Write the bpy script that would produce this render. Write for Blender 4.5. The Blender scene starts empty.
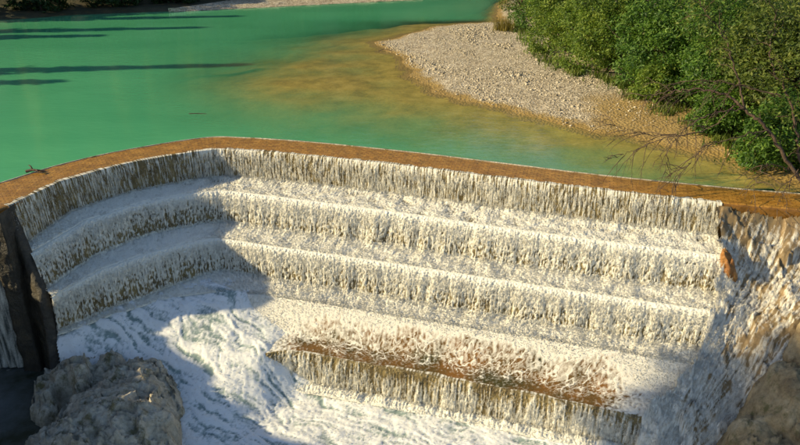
import bpy, math, random
import numpy as np

# ------------------------------------------------------------------ camera, sky, sun, exposure
scn = bpy.context.scene
COL = scn.collection
cam_d = bpy.data.cameras.new("camera")
cam = bpy.data.objects.new("camera", cam_d)
COL.objects.link(cam)
cam.location = (0, 0, 15)
cam.rotation_euler = (math.radians(90 - 25), 0, 0)
cam_d.sensor_width = 36
cam_d.lens = 31.18
cam_d.clip_end = 3000
scn.camera = cam

SUN_EL = math.radians(24)
SUN_AZ = (-0.99, -0.12)                      # horizontal direction towards the sun
w = bpy.data.worlds.new("World")
scn.world = w
w.use_nodes = True
nt = w.node_tree
bg = nt.nodes["Background"]
sky = nt.nodes.new("ShaderNodeTexSky")
sky.sky_type = 'NISHITA'
sky.sun_disc = False
sky.sun_elevation = SUN_EL
sky.sun_rotation = math.atan2(SUN_AZ[0], SUN_AZ[1])
sky.dust_density = 0.6
sky.ozone_density = 1.4
nt.links.new(sky.outputs[0], bg.inputs[0])
bg.inputs[1].default_value = 0.10
sd = bpy.data.lights.new("sun", 'SUN')
sd.energy = 5.0
sd.angle = math.radians(0.9)
sd.color = (1.0, 0.81, 0.47)
sun = bpy.data.objects.new("sun", sd)
COL.objects.link(sun)
from mathutils import Vector
sv = Vector((SUN_AZ[0] * math.cos(SUN_EL), SUN_AZ[1] * math.cos(SUN_EL), math.sin(SUN_EL)))
sun.rotation_euler = sv.to_track_quat('Z', 'Y').to_euler()
sun.location = (-60, -10, 60)
scn.view_settings.view_transform = 'Standard'
scn.view_settings.look = 'None'
scn.view_settings.gamma = 1
scn.view_settings.exposure = 0.62
scn.render.engine = 'CYCLES'
scn.cycles.max_bounces = 6
scn.cycles.transparent_max_bounces = 12

rng = np.random.default_rng(7)
random.seed(7)

# ------------------------------------------------------------------ noise helpers
_perm = np.random.default_rng(11).permutation(256)
_perm = np.concatenate([_perm, _perm, _perm])
_g = np.random.default_rng(12).normal(size=(256, 3))
_g /= np.linalg.norm(_g, axis=1)[:, None]


def perlin(x, y, z=0.0):
    x = np.asarray(x, float); y = np.asarray(y, float)
    z = np.zeros_like(x) + z
    xi = np.floor(x).astype(int); yi = np.floor(y).astype(int); zi = np.floor(z).astype(int)
    xf = x - xi; yf = y - yi; zf = z - zi
    u = xf * xf * xf * (xf * (xf * 6 - 15) + 10)
    v = yf * yf * yf * (yf * (yf * 6 - 15) + 10)
    q = zf * zf * zf * (zf * (zf * 6 - 15) + 10)

    def gr(i, j, k):
        h = _perm[_perm[_perm[(xi + i) & 255] + ((yi + j) & 255)] + ((zi + k) & 255)]
        g = _g[h]
        return g[..., 0] * (xf - i) + g[..., 1] * (yf - j) + g[..., 2] * (zf - k)
    a = gr(0, 0, 0) * (1 - u) + gr(1, 0, 0) * u
    b = gr(0, 1, 0) * (1 - u) + gr(1, 1, 0) * u
    c = gr(0, 0, 1) * (1 - u) + gr(1, 0, 1) * u
    d = gr(0, 1, 1) * (1 - u) + gr(1, 1, 1) * u
    return ((a * (1 - v) + b * v) * (1 - q) + (c * (1 - v) + d * v) * q) * 1.6


def fbm(x, y, z=0.0, o=4, lac=2.03, gain=0.5):
    s = 0.0; a = 1.0
    z = np.asarray(z, float)
    for i in range(o):
        s = s + a * perlin(x, y, z + 7.3 * i)
        x = x * lac; y = y * lac; z = z * lac; a *= gain
    return s


def worley_edge(x, y, seed=0):
    """distance to the border between the two nearest cell points (2-D)"""
    xi = np.floor(x).astype(int); yi = np.floor(y).astype(int)
    f1 = np.full(x.shape, 9.0); f2 = np.full(x.shape, 9.0)
    r = np.random.default_rng(50 + seed).random((256, 2))
    for i in (-1, 0, 1):
        for j in (-1, 0, 1):
            h = _perm[_perm[(xi + i) & 255] + ((yi + j) & 255)]
            d = np.hypot(xi + i + r[h, 0] - x, yi + j + r[h, 1] - y)
            f2 = np.minimum(f2, np.maximum(f1, d)); f1 = np.minimum(f1, d)
    return f2 - f1


def worley_cell(x, y, seed=0):
    """index of the nearest cell and the offset from its point"""
    xi = np.floor(x).astype(int); yi = np.floor(y).astype(int)
    best = np.full(x.shape, 9.0); ci = np.zeros_like(xi); cj = np.zeros_like(xi); lx = np.zeros_like(x); ly = np.zeros_like(x)
    r = np.random.default_rng(90 + seed).random((256, 2))
    for i in (-1, 0, 1):
        for j in (-1, 0, 1):
            h = _perm[_perm[(xi + i) & 255] + ((yi + j) & 255)]
            ox = x - (xi + i + r[h, 0]); oy = y - (yi + j + r[h, 1]); d = np.hypot(ox, oy)
            m = d < best
            best = np.where(m, d, best); ci = np.where(m, xi + i, ci); cj = np.where(m, yi + j, cj); lx = np.where(m, ox, lx); ly = np.where(m, oy, ly)
    return ci, cj, lx, ly


def sstep(a, b, x):
    t = np.clip((x - a) / (b - a), 0, 1)
    return t * t * (3 - 2 * t)


# ------------------------------------------------------------------ mesh helpers
def link(name, me, mat=None, parent=None):
    o = bpy.data.objects.new(name, me)
    COL.objects.link(o)
    if mat is not None and me is not None and len(me.materials) == 0:
        me.materials.append(mat)
    if parent is not None:
        o.parent = parent
    return o


def tag(o, label=None, cat=None, group=None, kind=None):
    for k, v in (("label", label), ("category", cat), ("group", group), ("kind", kind)):
        if v:
            o[k] = v
    return o


def empty(name, loc=(0, 0, 0)):
    o = bpy.data.objects.new(name, None)
    o.empty_display_size = 0.3
    o.location = loc
    COL.objects.link(o)
    return o


def mesh_np(name, verts, faces, attrs=None, smooth=True):
    """verts (n,3), faces (m,k) all of the same corner count"""
    verts = np.ascontiguousarray(verts, dtype=np.float32)
    faces = np.ascontiguousarray(faces, dtype=np.int32)
    k = faces.shape[1]
    me = bpy.data.meshes.new(name)
    me.vertices.add(len(verts)); me.vertices.foreach_set("co", verts.ravel())
    me.loops.add(faces.size); me.loops.foreach_set("vertex_index", faces.ravel())
    me.polygons.add(len(faces))
    me.polygons.foreach_set("loop_start", np.arange(0, faces.size, k, dtype=np.int32))
    me.polygons.foreach_set("use_smooth", np.full(len(faces), smooth, dtype=bool))
    for n, v in (attrs or {}).items():
        a = me.attributes.new(n, 'FLOAT', 'POINT')
        a.data.foreach_set("value", np.ascontiguousarray(v, dtype=np.float32).ravel())
    me.update(calc_edges=True)
    me.validate()
    return me


def grid_faces(nr, nc):
    i = np.arange(nr - 1)[:, None] * nc + np.arange(nc - 1)[None, :]
    return np.stack([i, i + 1, i + nc + 1, i + nc], -1).reshape(-1, 4)


def tube_np(path, rad, n=7):
    path = np.asarray(path, float); rad = np.asarray(rad, float)
    t = np.gradient(path, axis=0); t /= np.linalg.norm(t, axis=1)[:, None] + 1e-9
    up = np.where(np.abs(t[:, 2:3]) > 0.9, np.array([[1., 0, 0]]), np.array([[0, 0, 1.]]))
    a = np.cross(t, up); a /= np.linalg.norm(a, axis=1)[:, None] + 1e-9
    b = np.cross(t, a)
    th = np.linspace(0, 2 * np.pi, n, endpoint=False)
    v = path[:, None] + rad[:, None, None] * (np.cos(th)[None, :, None] * a[:, None] + np.sin(th)[None, :, None] * b[:, None])
    m = len(path)
    i = np.arange(m - 1)[:, None] * n; j = np.arange(n)[None, :]; j2 = (j + 1) % n
    f = np.stack([i + j, i + j2, i + n + j2, i + n + j], -1).reshape(-1, 4)
    return v.reshape(-1, 3), f


def join_np(parts):
    vs, fs, o = [], [], 0
    for v, f in parts:
        vs.append(v); fs.append(f + o); o += len(v)
    return np.concatenate(vs), np.concatenate(fs)


def catmull(pts, n_per=24):
    P = np.asarray(pts, float)
    P = np.vstack([2 * P[0] - P[1], P, 2 * P[-1] - P[-2]])
    out = []
    for i in range(1, len(P) - 2):
        t = np.linspace(0, 1, n_per, endpoint=False)[:, None]
        p0, p1, p2, p3 = P[i - 1], P[i], P[i + 1], P[i + 2]
        out.append(0.5 * (2 * p1 + (p2 - p0) * t + (2 * p0 - 5 * p1 + 4 * p2 - p3) * t ** 2 + (3 * p1 - p0 - 3 * p2 + p3) * t ** 3))
    out.append(P[-2][None])
    return np.concatenate(out)


def resample(param_curve, others, ds):
    """equal arc-length columns along param_curve, the same columns picked on the others"""
    d = np.r_[0, np.cumsum(np.linalg.norm(np.diff(param_curve, axis=0), axis=1))]
    n = int(d[-1] / ds) + 1
    s = np.linspace(0, d[-1], n)
    return s, [np.stack([np.interp(s, d, c[:, k]) for k in range(3)], -1) for c in [param_curve] + others]


def rbf(points, smooth=0.02):
    P = np.asarray(points, float)
    d = np.linalg.norm(P[:, None, :2] - P[None, :, :2], axis=2)
    phi = lambda r: np.where(r > 1e-9, r * r * np.log(r + 1e-9), 0)
    n = len(P)
    A = np.zeros((n + 3, n + 3)); A[:n, :n] = phi(d) + smooth * np.eye(n)
    Q = np.c_[np.ones(n), P[:, :2]]; A[:n, n:] = Q; A[n:, :n] = Q.T
    wv = np.linalg.solve(A, np.r_[P[:, 2], 0, 0, 0])

    def f(x, y):
        s = wv[n] + wv[n + 1] * x + wv[n + 2] * y
        for i in range(n):
            s = s + wv[i] * phi(np.hypot(x - P[i, 0], y - P[i, 1]))
        return s
    return f


def sd_poly(x, y, poly):
    """signed distance, positive inside"""
    P = np.asarray(poly, float); Q = np.roll(P, -1, 0)
    d = np.full(x.shape, 1e9); ins = np.zeros(x.shape, bool)
    for (ax, ay), (bx, by) in zip(P, Q):
        ex, ey = bx - ax, by - ay
        t = np.clip(((x - ax) * ex + (y - ay) * ey) / (ex * ex + ey * ey), 0, 1)
        d = np.minimum(d, np.hypot(x - ax - t * ex, y - ay - t * ey))
        c = ((ay > y) != (by > y)) & (x < (bx - ax) * (y - ay) / (by - ay + 1e-12) + ax)
        ins ^= c
    return np.where(ins, d, -d)


# ------------------------------------------------------------------ materials
def new_mat(name):
    m = bpy.data.materials.new(name)
    m.use_nodes = True
    t = m.node_tree
    b = t.nodes["Principled BSDF"]
    return m, t, b


def N(t, kind, **kw):
    n = t.nodes.new(kind)
    for k, v in kw.items():
        if k.startswith('_'):
            setattr(n, k[1:], v)
        else:
            n.inputs[k].default_value = v
    return n


def coords(t, scale=(1, 1, 1)):
    c = N(t, "ShaderNodeTexCoord"); m = N(t, "ShaderNodeMapping")
    m.inputs["Scale"].default_value = scale
    t.links.new(c.outputs["Object"], m.inputs[0])
    return m.outputs[0]


def ramp(t, fac, stops):
    r = N(t, "ShaderNodeValToRGB")
    e = r.color_ramp.elements
    while len(e) < len(stops):
        e.new(0.5)
    for i, (p, c) in enumerate(stops):
        e[i].position = p
        e[i].color = (*c, 1) if len(c) == 3 else c
    t.links.new(fac, r.inputs[0])
    return r.outputs[0]


def mixc(t, fac, a, b, mode='MIX'):
    m = N(t, "ShaderNodeMix", _data_type='RGBA', _blend_type=mode)
    if hasattr(fac, 'links'): t.links.new(fac, m.inputs[0])
    else: m.inputs[0].default_value = fac
    for s, v in ((6, a), (7, b)):
        if hasattr(v, 'links'): t.links.new(v, m.inputs[s])
        else: m.inputs[s].default_value = (*v, 1)
    return m.outputs[2]


def noise(t, vec, scale, detail=5, rough=0.6):
    n = N(t, "ShaderNodeTexNoise", Scale=scale, Detail=detail, Roughness=rough)
    t.links.new(vec, n.inputs["Vector"])
    return n.outputs["Fac"]


def bump(t, b, h, strength=0.5, dist=0.05):
    n = N(t, "ShaderNodeBump", Strength=strength, Distance=dist)
    t.links.new(h, n.inputs["Height"])
    t.links.new(n.outputs[0], b.inputs["Normal"])


def attr(t, name):
    return N(t, "ShaderNodeAttribute", _attribute_name=name).outputs["Fac"]


# white water: foam coverage comes from the "foam" attribute, bare wet stone or clear water shows between
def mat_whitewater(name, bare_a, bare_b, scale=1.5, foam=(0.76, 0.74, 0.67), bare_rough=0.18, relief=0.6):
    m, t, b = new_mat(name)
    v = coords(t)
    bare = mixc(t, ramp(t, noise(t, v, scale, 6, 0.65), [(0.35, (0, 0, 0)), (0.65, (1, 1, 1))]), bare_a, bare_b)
    n = noise(t, v, 14, 4, 0.7)
    fa = N(t, "ShaderNodeMath", _operation='MULTIPLY_ADD'); fa.inputs[1].default_value = 0.55; t.links.new(n, fa.inputs[0])
    ad = N(t, "ShaderNodeMath", _operation='ADD'); ad.inputs[1].default_value = -0.275
    t.links.new(attr(t, "foam"), ad.inputs[0]); t.links.new(ad.outputs[0], fa.inputs[2])
    fac = ramp(t, fa.outputs[0], [(0.22, (0, 0, 0)), (0.72, (1, 1, 1))])
    t.links.new(mixc(t, fac, bare, foam), b.inputs["Base Color"])
    r = N(t, "ShaderNodeMapRange"); r.inputs["To Min"].default_value = bare_rough; r.inputs["To Max"].default_value = 0.55
    t.links.new(fac, r.inputs[0]); t.links.new(r.outputs[0], b.inputs["Roughness"])
    bump(t, b, noise(t, v, 22, 4, 0.7), relief, 0.04)
    b.inputs["IOR"].default_value = 1.33
    return m


M_FALL = mat_whitewater("falling_water", (0.085, 0.063, 0.028), (0.23, 0.18, 0.08), foam=(0.78, 0.765, 0.68))
M_RAMP = mat_whitewater("sheet_water_over_algae", (0.050, 0.046, 0.014), (0.21, 0.095, 0.02), 0.5)
M_RAPID = mat_whitewater("churned_water", (0.16, 0.22, 0.22), (0.30, 0.38, 0.36), 1.2, foam=(0.78, 0.80, 0.80), relief=0.35)
M_FAN = mat_whitewater("water_over_rock", (0.15, 0.12, 0.07), (0.26, 0.18, 0.09), 0.6)
M_POOLDARK = mat_whitewater("still_pool_water", (0.030, 0.036, 0.022), (0.13, 0.145, 0.15), 0.28, bare_rough=0.06, relief=0.1)  # pale blue-grey patches paint the pool's sky reflection into the water colour

M_DROP, _t, _b = new_mat("foam_drops")
_b.inputs["Roughness"].default_value = 0.45
_gi = N(_t, "ShaderNodeNewGeometry")
_c = ramp(_t, _gi.outputs["Random Per Island"], [(0, (0.66, 0.65, 0.60)), (1, (0.86, 0.85, 0.80))])
_t.links.new(_c, _b.inputs["Base Color"])
_tr = N(_t, "ShaderNodeBsdfTranslucent"); _t.links.new(_c, _tr.inputs["Color"])
_ms = N(_t, "ShaderNodeMixShader"); _ms.inputs[0].default_value = 0.45
_t.links.new(_b.outputs[0], _ms.inputs[1]); _t.links.new(_tr.outputs[0], _ms.inputs[2])
_t.links.new(_ms.outputs[0], _t.nodes["Material Output"].inputs["Surface"])

# river surface: milky glacier water, opaque with depth, with real reflections
M_RIVER, t, b = new_mat("river_water")
v = coords(t)
c1 = mixc(t, noise(t, coords(t, (0.05, 0.09, 1)), 1, 3), (0.045, 0.275, 0.135), (0.11, 0.44, 0.22))
t.links.new(c1, b.inputs["Base Color"])
b.inputs["Roughness"].default_value = 0.07
b.inputs["IOR"].default_value = 1.33
t.links.new(attr(t, "turbid"), b.inputs["Alpha"])
hh = N(t, "ShaderNodeMath", _operation='ADD')
t.links.new(noise(t, coords(t, (0.7, 1.3, 1)), 1.3, 4, 0.6), hh.inputs[0]); t.links.new(noise(t, v, 0.25, 2), hh.inputs[1])
bump(t, b, hh.outputs[0], 0.16, 0.12)
gl = N(t, "ShaderNodeBsdfGlossy", Roughness=0.06)
gl.inputs["Color"].default_value = (1, 1, 1, 1)
# Schlick reflectance from |N.I| (the same from above and below, so sunlight reaches the bed)
ge = N(t, "ShaderNodeNewGeometry")
dt = N(t, "ShaderNodeVectorMath", _operation='DOT_PRODUCT'); t.links.new(ge.outputs["Incoming"], dt.inputs[1])
ab = N(t, "ShaderNodeMath", _operation='ABSOLUTE'); t.links.new(dt.outputs["Value"], ab.inputs[0])
om = N(t, "ShaderNodeMath", _operation='SUBTRACT'); om.inputs[0].default_value = 1.0; t.links.new(ab.outputs[0], om.inputs[1])
pw = N(t, "ShaderNodeMath", _operation='POWER'); pw.inputs[1].default_value = 5.0; t.links.new(om.outputs[0], pw.inputs[0])
fr = N(t, "ShaderNodeMath", _operation='MULTIPLY_ADD'); fr.inputs[1].default_value = 0.98; fr.inputs[2].default_value = 0.02; t.links.new(pw.outputs[0], fr.inputs[0])
bn = [n for n in t.nodes if n.type == 'BUMP'][0]
t.links.new(bn.outputs[0], gl.inputs["Normal"]); t.links.new(bn.outputs[0], dt.inputs[0])
b.inputs["Specular IOR Level"].default_value = 0
ms = N(t, "ShaderNodeMixShader")
t.links.new(fr.outputs[0], ms.inputs[0]); t.links.new(b.outputs[0], ms.inputs[1]); t.links.new(gl.outputs[0], ms.inputs[2])
t.links.new(ms.outputs[0], t.nodes["Material Output"].inputs["Surface"])

# river bed: ochre algae on gravel
M_BED, t, b = new_mat("river_bed_algae")
v = coords(t)
c = ramp(t, noise(t, v, 0.5, 8, 0.7), [(0.3, (0.20, 0.14, 0.02)), (0.5, (0.38, 0.27, 0.045)), (0.7, (0.52, 0.38, 0.09))])
t.links.new(mixc(t, 0.5, c, ramp(t, noise(t, v, 5, 3, 0.7), [(0.3, (0.5, 0.5, 0.5)), (0.7, (1.3, 1.3, 1.2))]), 'MULTIPLY'), b.inputs["Base Color"])
b.inputs["Roughness"].default_value = 0.9

# gravel
M_GRAVEL, t, b = new_mat("gravel")
v = coords(t)
vo = N(t, "ShaderNodeTexVoronoi", Scale=5.0); t.links.new(v, vo.inputs["Vector"])
c = ramp(t, vo.outputs["Color"], [(0.15, (0.22, 0.18, 0.12)), (0.5, (0.40, 0.34, 0.24)), (0.85, (0.58, 0.52, 0.40))])
wet = mixc(t, ramp(t, attr(t, "wet"), [(0.3, (0, 0, 0)), (0.9, (1, 1, 1))]), c, (0.29, 0.195, 0.055))
t.links.new(mixc(t, 0.35, wet, ramp(t, noise(t, v, 0.35, 5), [(0.3, (0.55, 0.5, 0.42)), (0.65, (1.1, 1.1, 1.1))]), 'MULTIPLY'), b.inputs["Base Color"])
b.inputs["Roughness"].default_value = 0.9
bump(t, b, vo.outputs["Distance"], 0.9, 0.08)
M_STONE, t, b = new_mat("pale_pebbles")
gi = N(t, "ShaderNodeNewGeometry")
t.links.new(ramp(t, gi.outputs["Random Per Island"], [(0, (0.20, 0.17, 0.115)), (0.5, (0.37, 0.32, 0.23)), (1, (0.56, 0.50, 0.38))]), b.inputs["Base Color"])
b.inputs["Roughness"].default_value = 0.85

# weir crest: wet ochre setts
M_CREST, t, b = new_mat("wet_ochre_crest_stone")
uvn = N(t, "ShaderNodeUVMap")
br = N(t, "ShaderNodeTexBrick", Scale=1.0)
br.inputs["Mortar Size"].default_value = 0.022
br.inputs["Brick Width"].default_value = 0.42; br.inputs["Row Height"].default_value = 0.22
br.inputs["Color1"].default_value = (0.36, 0.175, 0.028, 1); br.inputs["Color2"].default_value = (0.46, 0.25, 0.05, 1)
br.inputs["Mortar"].default_value = (0.24, 0.115, 0.022, 1)
t.links.new(uvn.outputs[0], br.inputs["Vector"])
v = coords(t)
c = mixc(t, 0.9, br.outputs["Color"], ramp(t, noise(t, v, 1.4, 8, 0.75), [(0.3, (0.35, 0.34, 0.28)), (0.7, (1.25, 1.25, 1.2))]), 'MULTIPLY')
t.links.new(c, b.inputs["Base Color"])
b.inputs["Roughness"].default_value = 0.35
add = N(t, "ShaderNodeMath", _operation='MULTIPLY_ADD'); add.inputs[1].default_value = -0.2
t.links.new(br.outputs["Fac"], add.inputs[0]); t.links.new(noise(t, v, 5, 3), add.inputs[2])
bump(t, b, add.outputs[0], 0.6, 0.05)


def mat_rock(name, cols, scale=0.9, rough=0.85, moss=None, bstr=0.9):
    m, t, b = new_mat(name)
    v = coords(t)
    n1 = noise(t, v, scale, 9, 0.68)
    c = ramp(t, n1, [(0.28, cols[0]), (0.5, cols[1]), (0.72, cols[2])])
    c = mixc(t, 0.5, c, ramp(t, noise(t, v, 7, 5, 0.7), [(0.3, (0.5, 0.5, 0.5)), (0.7, (1.25, 1.25, 1.25))]), 'MULTIPLY')
    if moss:
        c = mixc(t, ramp(t, noise(t, coords(t, (1, 1, 0.6)), 1.3, 6, 0.7), [(0.52, (0, 0, 0)), (0.64, (0.85, 0.85, 0.85))]), c, moss)
    t.links.new(c, b.inputs["Base Color"])
    b.inputs["Roughness"].default_value = rough
    ad = N(t, "ShaderNodeMath", _operation='MULTIPLY_ADD'); ad.inputs[1].default_value = 0.35
    t.links.new(noise(t, v, 16, 5, 0.7), ad.inputs[0]); t.links.new(noise(t, v, 3.5, 7, 0.65), ad.inputs[2])
    bump(t, b, ad.outputs[0], bstr, 0.14)
    return m


M_BOULDER = mat_rock("grey_limestone", ((0.20, 0.175, 0.125), (0.46, 0.42, 0.33), (0.64, 0.60, 0.50)), 1.1, moss=(0.10, 0.09, 0.025))
M_CLIFFROCK = mat_rock("ochre_limestone", ((0.15, 0.10, 0.05), (0.40, 0.30, 0.16), (0.58, 0.47, 0.30)), 0.8, moss=(0.12, 0.11, 0.03))
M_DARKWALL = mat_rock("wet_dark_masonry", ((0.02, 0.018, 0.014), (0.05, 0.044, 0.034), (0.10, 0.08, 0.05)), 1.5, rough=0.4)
M_ORANGE = mat_rock("orange_wet_rock", ((0.16, 0.06, 0.015), (0.33, 0.14, 0.03), (0.45, 0.23, 0.06)), 1.5, rough=0.35)
M_BARK = mat_rock("bark", ((0.035, 0.022, 0.015), (0.085, 0.055, 0.038), (0.14, 0.10, 0.07)), 4, bstr=0.5)
M_SOIL = mat_rock("forest_floor", ((0.02, 0.025, 0.01), (0.05, 0.05, 0.02), (0.10, 0.08, 0.04)), 0.4)


def mat_leaf(name, dark, mid, light):
    m, t, b = new_mat(name)
    gi = N(t, "ShaderNodeNewGeometry")
    v = coords(t)
    f = N(t, "ShaderNodeMath", _operation='MULTIPLY_ADD'); f.inputs[1].default_value = 0.55
    t.links.new(gi.outputs["Random Per Island"], f.inputs[0])
    g = N(t, "ShaderNodeMath", _operation='MULTIPLY_ADD'); g.inputs[1].default_value = 0.9; g.inputs[2].default_value = -0.2
    t.links.new(noise(t, v, 0.7, 3), g.inputs[0]); t.links.new(g.outputs[0], f.inputs[2])
    c = ramp(t, f.outputs[0], [(0.2, dark), (0.5, mid), (0.9, light)])
    t.links.new(c, b.inputs["Base Color"])
    b.inputs["Roughness"].default_value = 0.55
    tr = N(t, "ShaderNodeBsdfTranslucent"); t.links.new(c, tr.inputs["Color"])
    ms = N(t, "ShaderNodeMixShader"); ms.inputs[0].default_value = 0.48
    t.links.new(b.outputs[0], ms.inputs[1]); t.links.new(tr.outputs[0], ms.inputs[2])
    t.links.new(ms.outputs[0], t.nodes["Material Output"].inputs["Surface"])
    return m


L_WILLOW = mat_leaf("willow_leaf", (0.04, 0.085, 0.012), (0.12, 0.21, 0.022), (0.28, 0.35, 0.05))
L_GREEN = mat_leaf("green_leaf", (0.025, 0.07, 0.012), (0.075, 0.175, 0.02), (0.19, 0.31, 0.04))
L_OLIVE = mat_leaf("olive_leaf", (0.04, 0.07, 0.012), (0.10, 0.155, 0.02), (0.22, 0.25, 0.05))
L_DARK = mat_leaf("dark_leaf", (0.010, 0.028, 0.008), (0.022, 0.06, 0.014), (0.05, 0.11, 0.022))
L_SUNNY = mat_leaf("sunlit_forest_leaf", (0.07, 0.09, 0.02), (0.17, 0.19, 0.03), (0.32, 0.29, 0.06))  # sunlight painted into a brighter, golder leaf colour for the river's reflections
L_GOLD = mat_leaf("dry_grass_blade", (0.10, 0.08, 0.015), (0.20, 0.17, 0.03), (0.32, 0.26, 0.06))

# ------------------------------------------------------------------ land, river bed, gravel bar
LAND = [(13.5, 96.2), (9, 95.2), (5.2, 93), (1.6, 88), (-0.6, 84.3), (-2.9, 81.75), (-1.6, 77), (0.2, 73.3), (0.7, 69), (1.4, 65), (2.65, 60.5), (4.2, 57.5),
        (6.5, 55.2), (10.6, 50.9), (14.2, 47.4), (16.5, 45.6), (19.7, 43.1), (21.5, 40.5), (23, 37.5), (24.6, 34), (30, 30), (90, 30), (90, 140),
        (30, 140), (17, 118), (14, 104)]


def land_z(x, y):
    wob = 0.7 * fbm(x * 0.35, y * 0.35, 3.0, 3)
    d = sd_poly(x, y, LAND) + wob
    up = 0.75 * (1 - np.exp(-np.maximum(d, 0) / 6)) + 0.09 * np.maximum(d - 15, 0) + 0.04 * fbm(x * 0.8, y * 0.8, 1.0, 3) * np.clip(d, 0, 1)
    dd = np.maximum(-d, 0)
    dep = 1.6 * sstep(0, 22, dd) + 0.03 * dd
    shoal = np.exp(-(((x + 7.5) * 0.9 + (y - 62) * 0.35) / 16.0) ** 2 - (((y - 63.5) - 0.25 * (x + 7)) / 14.5) ** 2)
    dep = dep * (1 - 0.93 * shoal) + 0.05 * sstep(0, 1.0, dd)
    dep = dep + 0.22 * fbm(x * 0.16, y * 0.22, 5.0, 4) * sstep(0, 6, dd)
    dep = np.maximum(dep, 0.03 * np.clip(dd, 0, 3))
    far = sstep(96, 100, y) * (d < 0)
    dep = dep + 1.5 * far * sstep(0, 4, dd)
    return np.where(d > 0, up, -dep), d


def depth_at(x, y):
    z, d = land_z(x, y)
    return np.maximum(-z, 0)


xs = np.arange(-75, 90.1, 0.5); ys = np.arange(36, 141, 0.5)
X, Y = np.meshgrid(xs, ys)
Z, D = land_z(X, Y)
V = np.stack([X, Y, Z], -1).reshape(-1, 3)
Fq = grid_faces(len(ys), len(xs))
zf = Z.ravel()[Fq].max(1)
bedf = Fq[zf < -0.02]
# keep the bed upstream of the crest
def keep_used(V, F, extra):
    u, inv = np.unique(F, return_inverse=True)
    return V[u], inv.reshape(F.shape), {k: a[u] for k, a in extra.items()}

CREST_BACK = [(40, 33.0), (30, 34.6), (23.3, 35.7), (18.3, 36.9), (12.0, 38.8), (6.6, 40.8), (0.6, 43.0), (-6, 45.0), (-10.9, 46.0), (-13.7, 45.9), (-18.3, 43.2), (-21.3, 40.4), (-23.6, 37.2), (-27, 36.7), (-31, 36.5), (-37, 36.3), (-46, 36.1), (-60, 36.0)]
cbx = np.array([p[0] for p in CREST_BACK][::-1]); cby = np.array([p[1] for p in CREST_BACK][::-1])
cen = V[bedf].mean(1)
bedf = bedf[cen[:, 1] > np.interp(cen[:, 0], cbx, cby) + 0.6]
v_, f_, _ = keep_used(V, bedf, {})
tag(link("river_bed", mesh_np("river_bed", v_, f_), M_BED), "ochre algae covered river bed under the shallow green water", kind="structure")

xs = np.arange(-24, 90.1, 0.25); ys = np.arange(33, 141, 0.25)
X, Y = np.meshgrid(xs, ys)
Z, D = land_z(X, Y)
Z = np.where(Z > 0, Z, np.maximum(Z, -0.6) + 0.006)
V = np.stack([X, Y, Z], -1).reshape(-1, 3)
Fq = grid_faces(len(ys), len(xs))
gf = Fq[(Z.ravel()[Fq].max(1) >= -0.12) & (D.ravel()[Fq].max(1) > -0.9)]
v_, f_, e_ = keep_used(V, gf, {"wet": np.maximum(1 - sstep(0.02, 0.22, Z.ravel() + 0.05 * perlin(V[:, 0], V[:, 1])), sstep(11.5, 16.0, V[:, 0] + 1.2 * fbm(V[:, 0] * .4, V[:, 1] * .4, 0., 3)) * (1 - sstep(53, 60, V[:, 1])) * 0.85)})
tag(link("gravel_bar", mesh_np("gravel_bar", v_, f_, e_), M_GRAVEL), "pale gravel bar curving out into the river below the bushes", kind="structure")


# ------------------------------------------------------------------ small blobs (foam drops, pebbles)
OCT = np.array([(1, 0, 0), (-1, 0, 0), (0, 1, 0), (0, -1, 0), (0, 0, 1), (0, 0, -1)], float)
OCF = np.array([(0, 2, 4), (2, 1, 4), (1, 3, 4), (3, 0, 4), (2, 0, 5), (1, 2, 5), (3, 1, 5), (0, 3, 5)])


def blobs(name, P, axis, width, length, mat, seed=1, kind="stuff"):
    """octahedral drops at P, stretched along axis"""
    r = np.random.default_rng(seed)
    n = len(P)
    A = axis + r.normal(0, 1.0, (n, 3)) * np.where(length > 4 * width, 0.05, 0.3)[:, None]; A /= np.linalg.norm(A, axis=1)[:, None] + 1e-9
    h = r.normal(size=(n, 3)); B = np.cross(A, h); B /= np.linalg.norm(B, axis=1)[:, None] + 1e-9
    C = np.cross(A, B)
    jit = 1 + r.normal(0, 0.22, (n, 6))
    V = P[:, None] + jit[..., None] * (OCT[None, :, 0:1] * B[:, None] * width[:, None, None] + OCT[None, :, 1:2] * C[:, None] * width[:, None, None] + OCT[None, :, 2:3] * A[:, None] * length[:, None, None])
    F = OCF[None] + (np.arange(n) * 6)[:, None, None]
    return link(name, mesh_np(name, V.reshape(-1, 3), F.reshape(-1, 3)), mat)


# pebbles on the bar
n = 120000
px = rng.uniform(-4, 24, n); py = rng.uniform(38, 98, n)
pz, pd = land_z(px, py)
k = (pz > 0.0) & (rng.random(n) > 0.85 * sstep(11.5, 16, px) * (1 - sstep(53, 60, py))) & (pd < 12 + 3 * perlin(px * .3, py * .3)) & (rng.random(n) < (sstep(0.0, 1.5, pd) * 0.8 + 0.12) * sstep(-0.75, -0.1, fbm(px * 0.2, py * 0.2, 12.0, 3)))
P = np.stack([px, py, pz], -1)[k]
band = fbm(P[:, 0] * 0.25 + 0.1 * P[:, 1], P[:, 1] * 0.12, 4.0, 3)
wd = (rng.gamma(2.2, 0.014, len(P)) * (0.95 + 0.9 * np.clip(band, -0.6, 1.2))).clip(0.012, 0.22)
o = blobs("gravel", P + np.c_[0 * wd, 0 * wd, wd * 0.12], np.tile([[1., 0.2, 0]], (len(P), 1)), wd, wd * 1.25, M_STONE, 3)
tag(o, "pale rounded pebbles strewn over the gravel bar", "pebbles", kind="stuff")

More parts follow.
